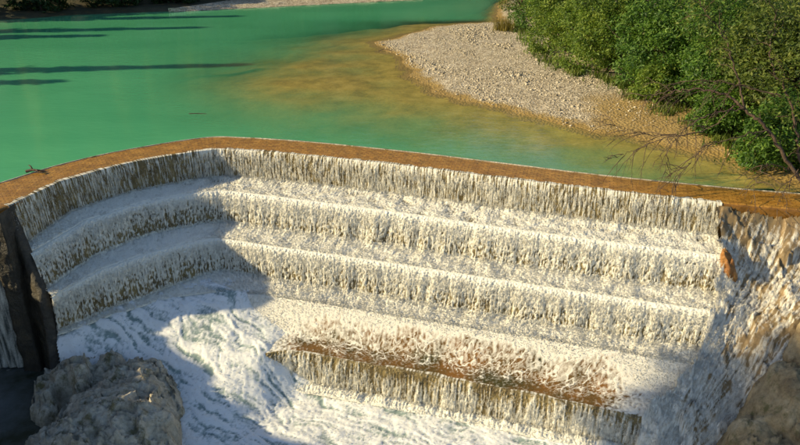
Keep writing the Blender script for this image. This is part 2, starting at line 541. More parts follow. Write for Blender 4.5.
# ------------------------------------------------------------------ river surface
cb = catmull([(p[0], p[1], 0) for p in CREST_BACK], 26)
s, (cbr,) = resample(cb, [], 0.35)
nrow = 170
tt = np.linspace(0, 1, nrow) ** 1.6
far = np.stack([np.interp(s, [0, s[-1]], [120, -170]), np.full(len(s), 215.0)], -1)
X = cbr[None, :, 0] * (1 - tt[:, None]) + far[None, :, 0] * tt[:, None]
Y = cbr[None, :, 1] * (1 - tt[:, None]) + far[None, :, 1] * tt[:, None]
dep = depth_at(X, Y)
turb = 1 - np.exp(-1.0 * (dep + 1.4 * (1 - sstep(-34, -14, X + 0.35 * (Y - 60)))))
me = mesh_np("river", np.stack([X, Y, 0 * X], -1).reshape(-1, 3), grid_faces(nrow, len(s))[:, ::-1], {"turbid": turb})
tag(link("river", me, M_RIVER), "still emerald green river water above the weir", kind="structure")

# ------------------------------------------------------------------ the weir: lips of the tiers, in metres
T0 = [(17.56, 34.68, 0), (11.39, 36.55, 0), (5.94, 38.42, 0), (0, 40.56, 0), (-6.48, 42.51, 0), (-10.92, 43.5, 0), (-12.88, 43.35, 0), (-16.96, 41.0, 0), (-19.87, 37.94, 0), (-21.16, 34.28, 0)]
T1 = [(17.2, 32.4, -2.05), (10.8, 34.3, -2.05), (5.3, 36.1, -2.05), (-.6, 38.2, -2.05), (-7, 40.2, -2.05), (-10.8, 41.3, -2.05), (-12.4, 41.3, -2.05), (-15.7, 39.7, -2.05), (-18.5, 37.0, -2.15), (-20.4, 33.9, -2.7)]
T2 = [(16.2, 30.2, -4.1), (9.9, 32.1, -4.1), (4.5, 33.8, -4.1), (-1.4, 35.7, -4.1), (-7.5, 37.5, -4.1), (-10.8, 38.5, -4.1), (-12, 38.5, -4.1), (-14.6, 36.9, -4.1), (-17.2, 34.9, -4.3), (-19.2, 32.9, -4.9)]
T3 = [(14.8, 28.4, -6.1), (9.2, 30.1, -6.1), (3.7, 31.7, -6.1), (-2, 33.4, -6.1), (-7, 34.9, -6.1), (-9.8, 35.6, -6.15), (-11.0, 35.6, -6.2), (-13.7, 35.3, -6.5), (-16.5, 33.9, -6.8), (-19.1, 32.4, -7.2)]


def sharpen(T):
    T = [np.array(p, float) for p in T]
    return [tuple(p) for p in T[:8] + [T[7] * 0.18 + T[8] * 0.82, T[8], T[8] * 0.82 + T[9] * 0.18, T[9]]]


R3 = list(T3[:5]) + [(-9.0, 35.3, -6.15)]
T4 = [(11.9, 26.8, -8.1), (7.2, 28.3, -8.0), (3.0, 29.6, -8.0), (-1.9, 31.05, -8.0), (-6.0, 32.15, -8.0), (-7.6, 32.1, -8.1)]
R5 = [(11.5, 25.9, -10.0), (6.9, 27.4, -10.0), (2.7, 28.7, -10.0), (-2.2, 30.1, -10.0), (-6.1, 31.1, -10.0), (-7.6, 31.0, -10.0)]

T0C = list(T0)
T0, T1, T2, T3 = [sharpen(T) for T in (T0, T1, T2, T3)]
weir = empty("stepped_weir", (0, 40, -10))
tag(weir, "long curved stepped weir with ochre crest crossing the river", "weir")


def part(name, me, mat, parent=weir):
    o = link(name, me, mat, parent)
    o.matrix_parent_inverse = parent.matrix_world.inverted()
    o.location = Vector(o.location) - parent.location
    return o


def uv_from(me, u, v):
    uvl = me.uv_layers.new(name="UVMap")
    li = np.zeros(len(me.loops), dtype=np.int32); me.loops.foreach_get("vertex_index", li)
    uvl.data.foreach_set("uv", np.stack([u[li], v[li]], -1).astype(np.float32).ravel())


# crest sill: front lip follows T0 and goes on to both banks
front = [(30, 31.8, 0), (24, 33.0, 0), (21.3, 33.75, 0)] + T0C[:-1] + [(-21.16, 34.28, 0), (-22.6, 33.9, 0), (-28, 34.2, 0)]
backp = [(30.5, 34.5, 0), (24.6, 35.4, 0), (22.2, 36.0, 0), (18.3, 36.95, 0), (12.0, 38.85, 0), (6.6, 40.85, 0), (0.6, 43.05, 0), (-6, 45.05, 0), (-10.9, 46.05, 0), (-13.7, 45.95, 0), (-18.3, 43.25, 0), (-21.3, 40.45, 0), (-23.4, 37.4, 0), (-24.2, 37.0, 0), (-28, 36.7, 0)]
s, (fr_, bk_) = resample(catmull(front, 30), [catmull(backp, 30)], 0.12)
prof = np.array([(-0.02, -2.0), (-0.005, -0.12), (0.0, -0.05), (0.02, 0.0), (0.1, 0.02), (0.3, 0.03), (0.5, 0.035), (0.7, 0.04), (0.9, 0.035), (0.97, 0.03), (1.0, -0.02), (1.01, -0.6)])
C = fr_[None] * (1 - prof[:, None, 0:1]) + bk_[None] * prof[:, None, 0:1]
C[..., 2] = prof[:, 1:2] + 0.018 * fbm(C[..., 0] * 1.3, C[..., 1] * 1.3, 2.0, 3) * (prof[:, 1:2] > -0.1)
me = mesh_np("crest", C.reshape(-1, 3), grid_faces(len(prof), len(s)))
wid = np.linalg.norm(bk_ - fr_, axis=1)
uv_from(me, np.tile(s, len(prof)), (prof[:, 0:1] * wid[None]).ravel())
part("crest", me, M_CREST)
nb = bk_ - fr_; nb /= np.linalg.norm(nb, axis=1)[:, None]
kw = 0.07 + 0.03 * fbm(s * 0.8, 0 * s, 1.0, 3)
rows = [bk_ - nb * kw[:, None] + [0, 0, 0.0], bk_ - nb * (kw * 0.8)[:, None] + [0, 0, 0.065], bk_ + nb * (kw * 0.5)[:, None] + [0, 0, 0.06], bk_ + nb * (kw * 0.8)[:, None] + [0, 0, -0.2]]
part("back_kerb", mesh_np("back_kerb", np.stack(rows).reshape(-1, 3), grid_faces(4, len(s))), M_BOULDER)


# stone steps behind the falling water (one per tier)
def step_mesh(top, bot, inset=0.22):
    s, (a, b) = resample(catmull(top, 20), [catmull(bot, 20)], 0.4)
    d = (b - a); d[:, 2] = 0; L = np.linalg.norm(d, axis=1)[:, None]; d /= L
    rows = [a - d * 0.6 + [0, 0, -0.25], a - d * inset + [0, 0, -0.22], a - d * inset * 0.3 + [0, 0, -0.6]]
    lowz = b[:, 2:3]
    r = a - d * 0.05; r = np.c_[r[:, :2], lowz - 0.2]; rows.append(r)
    rows.append(np.c_[(b + d * -0.3)[:, :2], lowz - 0.2])
    V = np.stack(rows)
    return mesh_np("step", V.reshape(-1, 3), grid_faces(len(rows), len(s)), smooth=False)


for a, b in ((T0, T1), (T1, T2), (T2, T3), (T4, R5)):
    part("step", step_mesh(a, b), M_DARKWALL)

# end pier at the left: dark wet masonry, narrow, down into the pool
th = np.linspace(0, 1, 30)
pv = []
for z in np.linspace(-10.6, 0.0, 44):
    ring = []
    for (ax, ay), (bx, by) in zip([(-21.95, 33.2), (-21.05, 33.2), (-20.95, 34.6), (-21.95, 34.9)], [(-21.05, 33.2), (-20.95, 34.6), (-21.95, 34.9), (-21.95, 33.2)]):
        for q in np.linspace(0, 1, 8, endpoint=False):
            ring.append((ax + (bx - ax) * q, ay + (by - ay) * q, z))
    pv.append(ring)
pv = np.array(pv)
cx, cy = -21.5, 34.0
grow = 1 + 0.1 * sstep(-5, -10.6, pv[..., 2]) + 0.10 * fbm(pv[..., 0] * 2, pv[..., 1] * 2, pv[..., 2] * 1.3, 3)
pv[..., 0] = cx + (pv[..., 0] - cx) * grow; pv[..., 1] = cy + (pv[..., 1] - cy) * grow
nr, nc = pv.shape[:2]
F = np.stack([(np.arange(nr - 1)[:, None] * nc + np.arange(nc)[None]), (np.arange(nr - 1)[:, None] * nc + (np.arange(nc)[None] + 1) % nc),
              (np.arange(1, nr)[:, None] * nc + (np.arange(nc)[None] + 1) % nc), (np.arange(1, nr)[:, None] * nc + np.arange(nc)[None])], -1).reshape(-1, 4)
topc = len(pv.reshape(-1, 3))
vv = np.vstack([pv.reshape(-1, 3), [[cx, cy, 0.0]]])
last = (nr - 1) * nc
F = np.vstack([F, [[last + i, last + (i + 1) % nc, topc, topc] for i in range(0)] or np.zeros((0, 4), int)])
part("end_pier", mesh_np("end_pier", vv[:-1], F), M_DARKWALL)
# wing wall stepping down along the left ends of the tiers
wp = catmull([(-21.3, 34.4, -0.1), (-20.6, 33.85, -2.3), (-19.75, 33.0, -4.7), (-19.5, 32.3, -7.2), (-19.2, 31.4, -8.9)], 14)
dw = np.gradient(wp, axis=0); dw[:, 2] = 0; dw /= np.linalg.norm(dw, axis=1)[:, None]
nw = np.stack([dw[:, 1], -dw[:, 0], 0 * dw[:, 0]], -1)               # outwards, away from the falls
rows = [wp - nw * 0.35 + [0, 0, -1.0], wp - nw * 0.3, wp + nw * 0.15]
for q in np.linspace(0.08, 1, 30):
    r_ = wp + nw * (0.22 + 0.25 * q); r_[:, 2] = wp[:, 2] * (1 - q) - 10.6 * q
    rows.append(r_)
WV = np.stack(rows)
WV[2:] += nw[None] * (0.10 * fbm(WV[2:, :, 0] * 1.5, WV[2:, :, 1] * 1.5, WV[2:, :, 2] * 1.5, 4))[..., None]
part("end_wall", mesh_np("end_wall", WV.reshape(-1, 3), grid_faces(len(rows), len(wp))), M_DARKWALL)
# wall left of the pier, under the crest
s = np.linspace(-21.6, -29, 60); zz = np.linspace(-11, -0.12, 60)
SX, SZ = np.meshgrid(s, zz)
SY = 34.35 + 0.12 * fbm(SX * 1.2, SZ * 1.2, 4.0, 4) - 0.03 * (SZ)
part("side_wall", mesh_np("side_wall", np.stack([SX, SY, SZ], -1).reshape(-1, 3), grid_faces(60, 60)), M_DARKWALL)


# ------------------------------------------------------------------ falling water
DROPS = dict(P=[], A=[], W=[], L=[])


def add_drops(V, Wt, A, n, wmin, wmax, lmul, out, spread, seed):
    r = np.random.default_rng(seed)
    p = np.clip(Wt.ravel(), 0, None); p = p / p.sum()
    i = r.choice(len(p), n, p=p)
    P = V.reshape(-1, 3)[i] + r.normal(0, 0.03, (n, 3)) + out.reshape(-1, 3)[i] * (np.abs(r.normal(0, spread, (n, 1))))
    w_ = wmin + (wmax - wmin) * r.random(n) ** 2.2
    DROPS['P'].append(P); DROPS['A'].append(A.reshape(-1, 3)[i]); DROPS['W'].append(w_); DROPS['L'].append(w_ * (1 + (lmul - 1) * r.random(n)))


def tier(name, label, top, bot, k, throw, fall_cov, tread_cov, mat, nd_fall, nd_tread, ds=0.035, strand=7.0, shag=1.0, seed=0, foot_boil=0.20, quiet_from=1e9, curve=1.7):
    s, (a, b) = resample(catmull(top, 24), [catmull(bot, 24)], ds)
    nc = len(s)
    d = b - a; d[:, 2] = 0
    L = np.linalg.norm(d, axis=1); d /= L[:, None]
    # smooth the horizontal flow direction along the lip
    ker = np.ones(41) / 41
    d = np.stack([np.convolve(np.pad(d[:, j], 20, mode='edge'), ker, 'valid') for j in range(3)], -1)
    d /= np.linalg.norm(d, axis=1)[:, None]
    h = a[:, 2] - b[:, 2]
    nf = int(np.mean(h) / 0.045); ntd = max(int((np.mean(L) - throw) / 0.06), 8)
    t_pre = np.linspace(-0.35, 0, 5)[:-1]
    t_f = np.linspace(0, 1, nf)
    t_t = np.linspace(0, 1, ntd + 1)[1:]
    thr = np.minimum(throw * (1 + 0.18 * fbm(s * 0.9, s * 0 + k, 0.0, 3)), L * 0.6)
    rows, reg, tv = [], [], []
    for t_ in t_pre:
        rows.append(a + d * t_ + [0, 0, 0.02]); reg.append(0); tv.append(0)
    for t_ in t_f:
        q = a + d * (thr[:, None] * t_)
        q[:, 2] = a[:, 2] + 0.03 - (h - 0.05) * t_ ** curve
        rows.append(q); reg.append(1); tv.append(t_)
    for t_ in t_t:
        q = a + d * (thr + (L - thr) * t_)[:, None]
        q[:, 0:2] = q[:, 0:2] * (1 - t_) + t_ * b[:, 0:2]
        q[:, 2] = b[:, 2] + 0.07 * (1 - t_)
        rows.append(q); reg.append(2); tv.append(t_)
    V = np.stack(rows); reg = np.array(reg); tv = np.array(tv)
    nr = len(V)
    S = np.tile(s, (nr, 1)); TV = np.tile(tv[:, None], (1, nc)); RG = np.tile(reg[:, None], (1, nc))
    fallm = (RG == 1); trm = (RG == 2)
    drop = np.where(fallm, TV ** curve * h[None], np.where(trm, h[None], 0))
    # strands: narrow across, long down the fall
    st = fbm(S * strand, drop * 0.9 + 0.2 * S, 3.1 * k + seed, 3, 2.2, 0.6)
    st2 = fbm(S * 2.0, drop * 0.35, 9.1 * k + seed, 3)
    gr = fbm(V[..., 0] * 8, V[..., 1] * 8, V[..., 2] * 5 + k, 3, 2.1, 0.7)
    big = fbm(V[..., 0] * 1.1, V[..., 1] * 1.1, 2.0 * k, 3)
    foot = np.where(fallm, sstep(0.90, 1.0, TV), np.where(trm, np.exp(-TV * (L - thr)[None] / 0.45), 0))
    liptop = np.where(trm, sstep(0.55, 1.0, TV), 0)
    quiet = sstep(quiet_from - 1.5, quiet_from + 1.5, S)            # the left wing runs smoother
    env = np.where(fallm, sstep(-0.1, 0.25, TV), 0)
    disp_f = env * (0.04 * st * shag + 0.045 * gr * shag + 0.05 * st2 * shag)
    disp_z = np.where(trm, (0.028 * gr + 0.09 * big) * (1 - 0.65 * quiet) + 0.05, 0) * (1 - sstep(0.70, 1, TV) * trm) + foot_boil * foot * (0.8 + 0.35 * st2 + 0.18 * gr)
    V[..., 0] += d[None, :, 0] * disp_f; V[..., 1] += d[None, :, 1] * disp_f
    V[..., 2] += disp_z + 0.03 * gr * fallm * env
    cov_f = fall_cov(TV, S, st, st2, gr)
    cov_t = tread_cov(TV, S, st, big, gr)
    cov_f = cov_f - 0.16 * quiet + 0.16 * fbm(S * 0.35, 0 * S + 3.7 * k, 0.5, 3)
    cov_t = cov_t * (1 - quiet) + quiet * (0.80 + 0.25 * big + 0.15 * gr)
    foam = np.where(fallm, cov_f, np.where(trm, cov_t, 0.45 + 0.6 * st))
    foam = np.clip(np.maximum(foam, foot * (0.85 + 0.4 * gr)), 0, 1)
    me = mesh_np(name, V.reshape(-1, 3), grid_faces(nr, nc), {"foam": foam})
    o = link(name, me, mat)
    tag(o, label, kind="structure")
    dn = np.broadcast_to(d[None], V.shape).copy()
    axf = dn * 0.25 * (0.3 + 1.0 * (1 - TV[..., None])) + np.array([0, 0, -1.0])
    axt = dn + np.array([0, 0, 0.15])
    AX = np.where(fallm[..., None], axf, axt)
    OUT = np.where(fallm[..., None], dn + [0, 0, 0.1], dn * 0.2 + [0, 0, 1.0])
    if nd_fall:
        add_drops(V, np.where(fallm, np.clip(foam - 0.1, 0, 1) * sstep(0.15, 0.5, TV), 0), AX, nd_fall // 2, 0.005, 0.016, 4.0, OUT, 0.07, seed + 3)
        add_drops(V, np.where(fallm, np.clip(foam - 0.15, 0, 1) * sstep(0.3, 0.7, TV), 0), AX, nd_fall // 7, 0.005, 0.015, 24.0, OUT, 0.05, seed + 1)
    if nd_tread:
        add_drops(V, np.where(trm, np.clip(foam - 0.2, 0, 1) * (1 + 2.5 * foot) * (1 - 0.75 * quiet), 0), AX, nd_tread, 0.008, 0.026, 2.4, OUT, 0.05, seed + 2)
    return V


# tier 1: thin regular strands on dark stone
tier("waterfall", "topmost thin curtain of water falling from the ochre crest", T0, T1, 0, 0.30,
     lambda T, S, st, s2, g: 0.50 + 0.68 * st + 0.05 * s2 + 0.15 * g - 0.06 * sstep(0.2, 0.8, T) + 0.12 * (1 - sstep(0, 0.12, T)),
     lambda T, S, st, b, g: 0.78 + 0.35 * b + 0.5 * g, M_FALL, 60000, 20000, quiet_from=32.5, strand=12.0, shag=0.4, seed=10)
tier("waterfall", "second curtain of white water tumbling from the upper foaming tread", T1, T2, 1, 1.0,
     lambda T, S, st, s2, g: 0.98 + 0.15 - 0.70 * sstep(0.40, 0.95, T) + (0.5 * st + 0.45 * g) * sstep(0.05, 0.6, T) + 0.1 * s2 + 0.2 * g,
     lambda T, S, st, b, g: 0.88 + 0.3 * b + 0.45 * g, M_FALL, 66000, 28000, quiet_from=31.0, strand=12.0, shag=0.7, curve=2.2, seed=20)
tier("waterfall", "third curtain of white water between the middle treads", T2, T3, 2, 1.0,
     lambda T, S, st, s2, g: 0.99 + 0.15 - 0.70 * sstep(0.40, 0.95, T) + (0.5 * st + 0.45 * g) * sstep(0.05, 0.6, T) + 0.1 * s2 + 0.2 * g,
     lambda T, S, st, b, g: 0.88 + 0.3 * b + 0.45 * g, M_FALL, 66000, 28000, quiet_from=30.0, strand=11.0, shag=0.7, curve=2.2, seed=30)

# sloping apron with lace foam, between the third tier and the lowest lip
s, (a, b) = resample(catmull(R3, 24), [catmull(T4, 24)], 0.05)
nr = 96
tt = np.linspace(-0.1, 1, nr)
V = a[None] * (1 - tt[:, None, None]) + b[None] * tt[:, None, None]
zc = np.where(tt < 0.6, 0.92 * np.sin(np.clip(tt, 0, 1) / 0.6 * np.pi / 2) ** 1.2, 0.92 + 0.08 * (tt - 0.6) / 0.4)
V[..., 2] = a[None, :, 2] + (b[None, :, 2] - a[None, :, 2]) * zc[:, None]
S = np.tile(s, (nr, 1)); TT = np.tile(tt[:, None], (1, len(s)))
wx = S * 0.95 + 0.5 * fbm(S * 1.2, TT * 3, 1.0, 3); wy = TT * 3.4 + 0.6 * fbm(S * 1.2, TT * 3, 6.0, 3)
e1 = worley_edge(wx, wy, 1); e2 = worley_edge(wx * 2.3 + 5, wy * 2.3, 2)
lace = np.maximum(0.95 * np.exp(-(e1 / 0.06) ** 2), 0.6 * np.exp(-(e2 / 0.10) ** 2))
gr = fbm(V[..., 0] * 6, V[..., 1] * 6, 4.0, 3)
big = fbm(S * 0.35, TT * 1.5, 8.0, 3)
endl = sstep(s[-1] - 4.5, s[-1] - 0.5, S); endr = 1 - sstep(0.3, 4.5, S)
body = 1.05 - 0.66 * sstep(0.0, 0.30, TT + 0.18 * big) - 0.5 * sstep(0.36, 0.72, TT + 0.22 * big) + 0.8 * endl + 0.9 * endr
foam = np.clip(body + 0.4 * gr, 0, 1)
foam = np.maximum(foam, lace * (1.0 - 0.95 * sstep(0.62, 0.9, TT - 0.25 * big)))
foam = np.maximum(foam, 0.22 + 0.22 * gr + 0.1 * big)
foam = np.where(TT > 0.96, np.maximum(foam, 0.1), foam)
V[..., 2] += 0.035 * foam * (0.5 + 0.5 * gr) * (1 - sstep(0.9, 1, TT)) + 0.05 * big
me = mesh_np("waterfall", V.reshape(-1, 3), grid_faces(nr, len(s)), {"foam": foam})
tag(link("waterfall", me, M_RAMP), "lacy foam sliding over the rusty brown apron above the lowest lip", kind="structure")
dn = (b - a); dn /= np.linalg.norm(dn, axis=1)[:, None]
add_drops(V, np.clip(foam - 0.62, 0, 1) * (1 - 0.9 * TT), np.broadcast_to(dn[None], V.shape), 18000, 0.008, 0.022, 2.2, np.broadcast_to(np.array([0, 0, 1.0]), V.shape), 0.05, 41)

# lowest fall: glassy lip, thin fine curtain
tier("waterfall", "lowest thin curtain falling from the straight glassy lip into foam", T4, R5, 4, 0.45,
     lambda T, S, st, s2, g: 0.14 + 0.40 * sstep(0.05, 0.9, T) + 0.4 * st + 0.2 * s2 + 0.2 * g,
     lambda T, S, st, b, g: 1.0 + 0 * T, M_FALL, 24000, 3000, strand=9.0, shag=0.6, seed=50, foot_boil=0.35)

# ------------------------------------------------------------------ rapids and plunge pool
RAP = [(-11.0, 35.7, -6.12), (-13.7, 35.4, -6.4), (-16.2, 33.8, -6.75), (-18.8, 32.5, -7.15), (-19.6, 33.6, -6.9), (-12.5, 37, -6.1), (-16, 36, -6.3), (-9.2, 35.4, -6.1), (-8.7, 34.2, -7.2),
       (-8.2, 33.1, -7.75), (-7.7, 32.1, -8.0), (-7.9, 31.2, -8.8), (-7.8, 30.4, -9.5), (-10.6, 33.9, -7.2), (-10.3, 32.3, -8.0), (-9.6, 30.9, -8.9), (-12.3, 33.2, -7.6), (-14.2, 32.6, -8.0), (-16.4, 31.4, -8.5),
       (-18.0, 30.4, -9.2), (-11.4, 30.9, -8.9), (-13.2, 30.2, -9.3), (-10.6, 29.2, -9.5), (-8.6, 29.0, -9.8), (-10.25, 27.46, -10.0), (-5.2, 28.09, -10), (0.0, 27.35, -10), (6.12, 27.35, -10),
       (-6.6, 30.6, -9.9), (-5.58, 31.03, -9.9), (-1.09, 29.93, -9.9), (4.18, 28.35, -9.9), (8.09, 27.03, -9.9), (12.05, 26.0, -9.8), (11.22, 26.6, -9.7), (-10, 24, -10.1), (0, 22, -10.1), (12, 22, -10.1), (-15, 28, -9.8), (16, 25, -9.8)]
zr = rbf(RAP, 0.1)
xs = np.arange(-21.2, 17, 0.07); ys = np.arange(22.5, 37, 0.07)
X, Y = np.meshgrid(xs, ys)
Z = np.clip(zr(X, Y), -10.15, -6.05)
fx, fy = (X * 0.85 - Y * 0.53), (X * 0.53 + Y * 0.85)          # across / along the flow to the lower right
wv_ = fbm(X * .45, Y * .45, 9., 3)
run = fbm(fx * 0.42 + 0.6 * wv_, fy * 2.6 + 1.3 * wv_, 1.0, 4); lump = fbm(X * 0.9, Y * 0.9, 3.0, 4); fine = fbm(X * 5.5, Y * 5.5, 5.0, 3, 2.1, 0.7)
steep = sstep(-9.7, -8.2, Z)
Z = Z + 0.06 * lump + 0.05 * run * (1 + 0.5 * steep) + 0.022 * fine
foam = np.clip(0.76 + 0.15 * lump + 0.35 * fine + 0.75 * run - 0.05 * steep, 0, 1)
ok = (X > -20.6 + 0.5 * (35 - Y).clip(0, 6.5))
idx = grid_faces(len(ys), len(xs))
kp = ok.ravel()[idx].all(1)
v_, f_, e_ = keep_used(np.stack([X, Y, Z], -1).reshape(-1, 3), idx[kp], {"foam": foam.ravel()})
tag(link("rapids", mesh_np("rapids", v_, f_, e_), M_RAPID), "churning white rapids at the foot of the weir", kind="structure")
Vr = np.stack([X, Y, Z], -1)
add_drops(Vr, np.where(ok, np.clip(foam - 0.35, 0, 1), 0), np.broadcast_to(np.array([0.7, -0.6, -0.1]), Vr.shape), 50000, 0.006, 0.018, 3.5, np.broadcast_to(np.array([0, 0, 1.0]), Vr.shape), 0.07, 61)

# still dark pool behind the boulder, with the splash of the side fall
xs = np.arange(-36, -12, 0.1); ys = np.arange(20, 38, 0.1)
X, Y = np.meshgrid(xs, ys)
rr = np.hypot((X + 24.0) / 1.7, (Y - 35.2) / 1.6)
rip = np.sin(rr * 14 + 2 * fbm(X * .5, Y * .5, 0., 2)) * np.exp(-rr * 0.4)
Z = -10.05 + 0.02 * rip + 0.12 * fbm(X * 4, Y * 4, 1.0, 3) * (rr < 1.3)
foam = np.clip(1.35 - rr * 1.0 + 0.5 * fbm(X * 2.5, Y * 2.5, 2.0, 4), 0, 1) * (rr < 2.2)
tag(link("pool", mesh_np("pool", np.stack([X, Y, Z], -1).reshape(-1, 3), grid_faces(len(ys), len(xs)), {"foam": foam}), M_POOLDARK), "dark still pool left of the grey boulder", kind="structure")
# side fall left of the pier
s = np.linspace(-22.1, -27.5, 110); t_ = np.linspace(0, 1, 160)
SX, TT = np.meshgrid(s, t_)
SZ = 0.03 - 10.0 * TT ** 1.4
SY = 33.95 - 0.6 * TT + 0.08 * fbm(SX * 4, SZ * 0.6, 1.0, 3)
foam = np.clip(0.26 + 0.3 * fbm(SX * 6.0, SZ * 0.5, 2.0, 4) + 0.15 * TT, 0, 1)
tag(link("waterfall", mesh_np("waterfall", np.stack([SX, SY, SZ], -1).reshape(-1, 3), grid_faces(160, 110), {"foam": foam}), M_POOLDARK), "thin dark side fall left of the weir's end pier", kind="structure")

# ------------------------------------------------------------------ rock face at the right end with the fan of water
FAN = [(17.6, 34.5, -0.2), (19.44, 34.1, -0.25), (21.33, 33.65, -0.25), (23.17, 33.1, -0.25), (26, 32.4, -0.2), (17.5, 33.7, -1.2), (19.6, 33.5, -1.5), (21.39, 33.0, -1.6), (23.13, 32.39, -1.7), (26, 31.6, -1.8),
       (17.25, 32.35, -1.9), (18.39, 32.4, -2.5), (20.24, 31.33, -2.9), (16.25, 30.15, -3.9), (17.4, 31.0, -3.5), (18.58, 30.49, -4.1), (20.27, 30.16, -3.5), (23, 30, -3.2), (14.85, 28.35, -5.9), (16.81, 29.24, -5.6),
       (18.51, 28.82, -5.2), (20.2, 29.1, -4.4), (23.5, 28.5, -4.3), (11.95, 26.75, -7.9), (13.4, 27.5, -7.0), (14.6, 27.4, -7.6), (16.8, 27.94, -7.3), (16.0, 26.6, -9.2), (13.06, 26.0, -9.2), (19.5, 26.0, -8.3), (23, 25, -8.0), (11, 25.5, -9.9)]
zf_ = rbf(FAN, 0.05)
xs = np.arange(11.3, 27, 0.06); ys = np.arange(24.5, 34.6, 0.06)
X, Y = np.meshgrid(xs, ys)
Z = np.clip(zf_(X, Y), -10.3, -0.12)
# the water fans out from the crest corner towards the lower left
ang = np.arctan2(Y - 24.0, X - 11.0); rad = np.hypot(X - 11.0, Y - 24.0)
warp = 0.5 * fbm(X * 0.6, Y * 0.6, 2.0, 3)
str_ = fbm(ang * 60 + warp, rad * 0.5, 1.0, 3, 2.2, 0.75)
rock = fbm(X * 0.8, Y * 0.8, Z * 0.5, 5, 2.1, 0.55)
fine = fbm(X * 5, Y * 5, 3.0, 3)
ci_, cj_, lx_, ly_ = worley_cell(X * 0.7 + 0.3 * rock, Y * 0.7 + 0.3 * rock, 31)
rq_ = np.random.default_rng(31).normal(size=(256, 3)); hq_ = _perm[_perm[ci_ & 255] + (cj_ & 255)]
ledge = 0.22 * (rq_[hq_, 0] * lx_ + rq_[hq_, 1] * ly_ + 0.5 * rq_[hq_, 2])
Z2 = Z + 0.22 * rock + ledge + 0.05 * str_ + 0.03 * fine
topm = sstep(33.2, 34.6, Y + 0.28 * (X - 17.5))
Z2 = Z2 * (1 - topm) + np.minimum(Z2, -0.12) * topm
bare = sstep(0.15, 0.55, rock + 0.15 * fine)
foam = np.clip(0.44 + 0.40 * str_ + 0.3 * fine - 0.3 * bare - 0.5 * ledge - 0.5 * sstep(-1.6, -0.2, Z) + 0.35 * sstep(-5, -9, Z) + 0.5 * np.exp(-((X - np.interp(Y, [24.5, 26.7, 28.3, 30.1, 32.3, 34.6], [11.3, 11.9, 14.8, 16.2, 17.15, 17.55])) / 0.9) ** 2) * sstep(33.5, 31.5, Y), 0, 1)
edge = np.interp(Y, [24.5, 26.7, 28.3, 30.1, 32.3, 34.6], [11.3, 11.9, 14.8, 16.2, 17.15, 17.55]) - 0.25 + 0.25 * fbm(X * 1.5, Y * 1.5, 7.0, 3)
inside = (X > edge) & (Y < 34.75 - 0.27 * (X - 17.0)) & (X < 24.5)
idx = grid_faces(len(ys), len(xs)); kp = inside.ravel()[idx].all(1)
v_, f_, e_ = keep_used(np.stack([X, Y, Z2], -1).reshape(-1, 3), idx[kp], {"foam": foam.ravel()})
tag(link("waterfall", mesh_np("waterfall", v_, f_, e_), M_FAN), "fan of water running over the orange rock at the weir's right end", kind="structure")
Vf = np.stack([X, Y, Z2], -1)
dirf = np.stack([11.0 - X, 24.0 - Y, -7 + 0 * X], -1)
dirf /= np.linalg.norm(dirf, axis=2)[..., None]
add_drops(Vf, np.where(inside, np.clip(foam - 0.35, 0, 1), 0), dirf, 34000, 0.005, 0.013, 18, np.broadcast_to(np.array([-0.3, -0.4, 0.8]), Vf.shape), 0.06, 71)

P = np.concatenate(DROPS['P']); A = np.concatenate(DROPS['A']); W_ = np.concatenate(DROPS['W']); L_ = np.concatenate(DROPS['L'])
o = blobs("water_spray", P, A, W_, L_, M_DROP, 5)
tag(o, "white drops and flecks of spray thrown off the falls", "spray", kind="stuff")


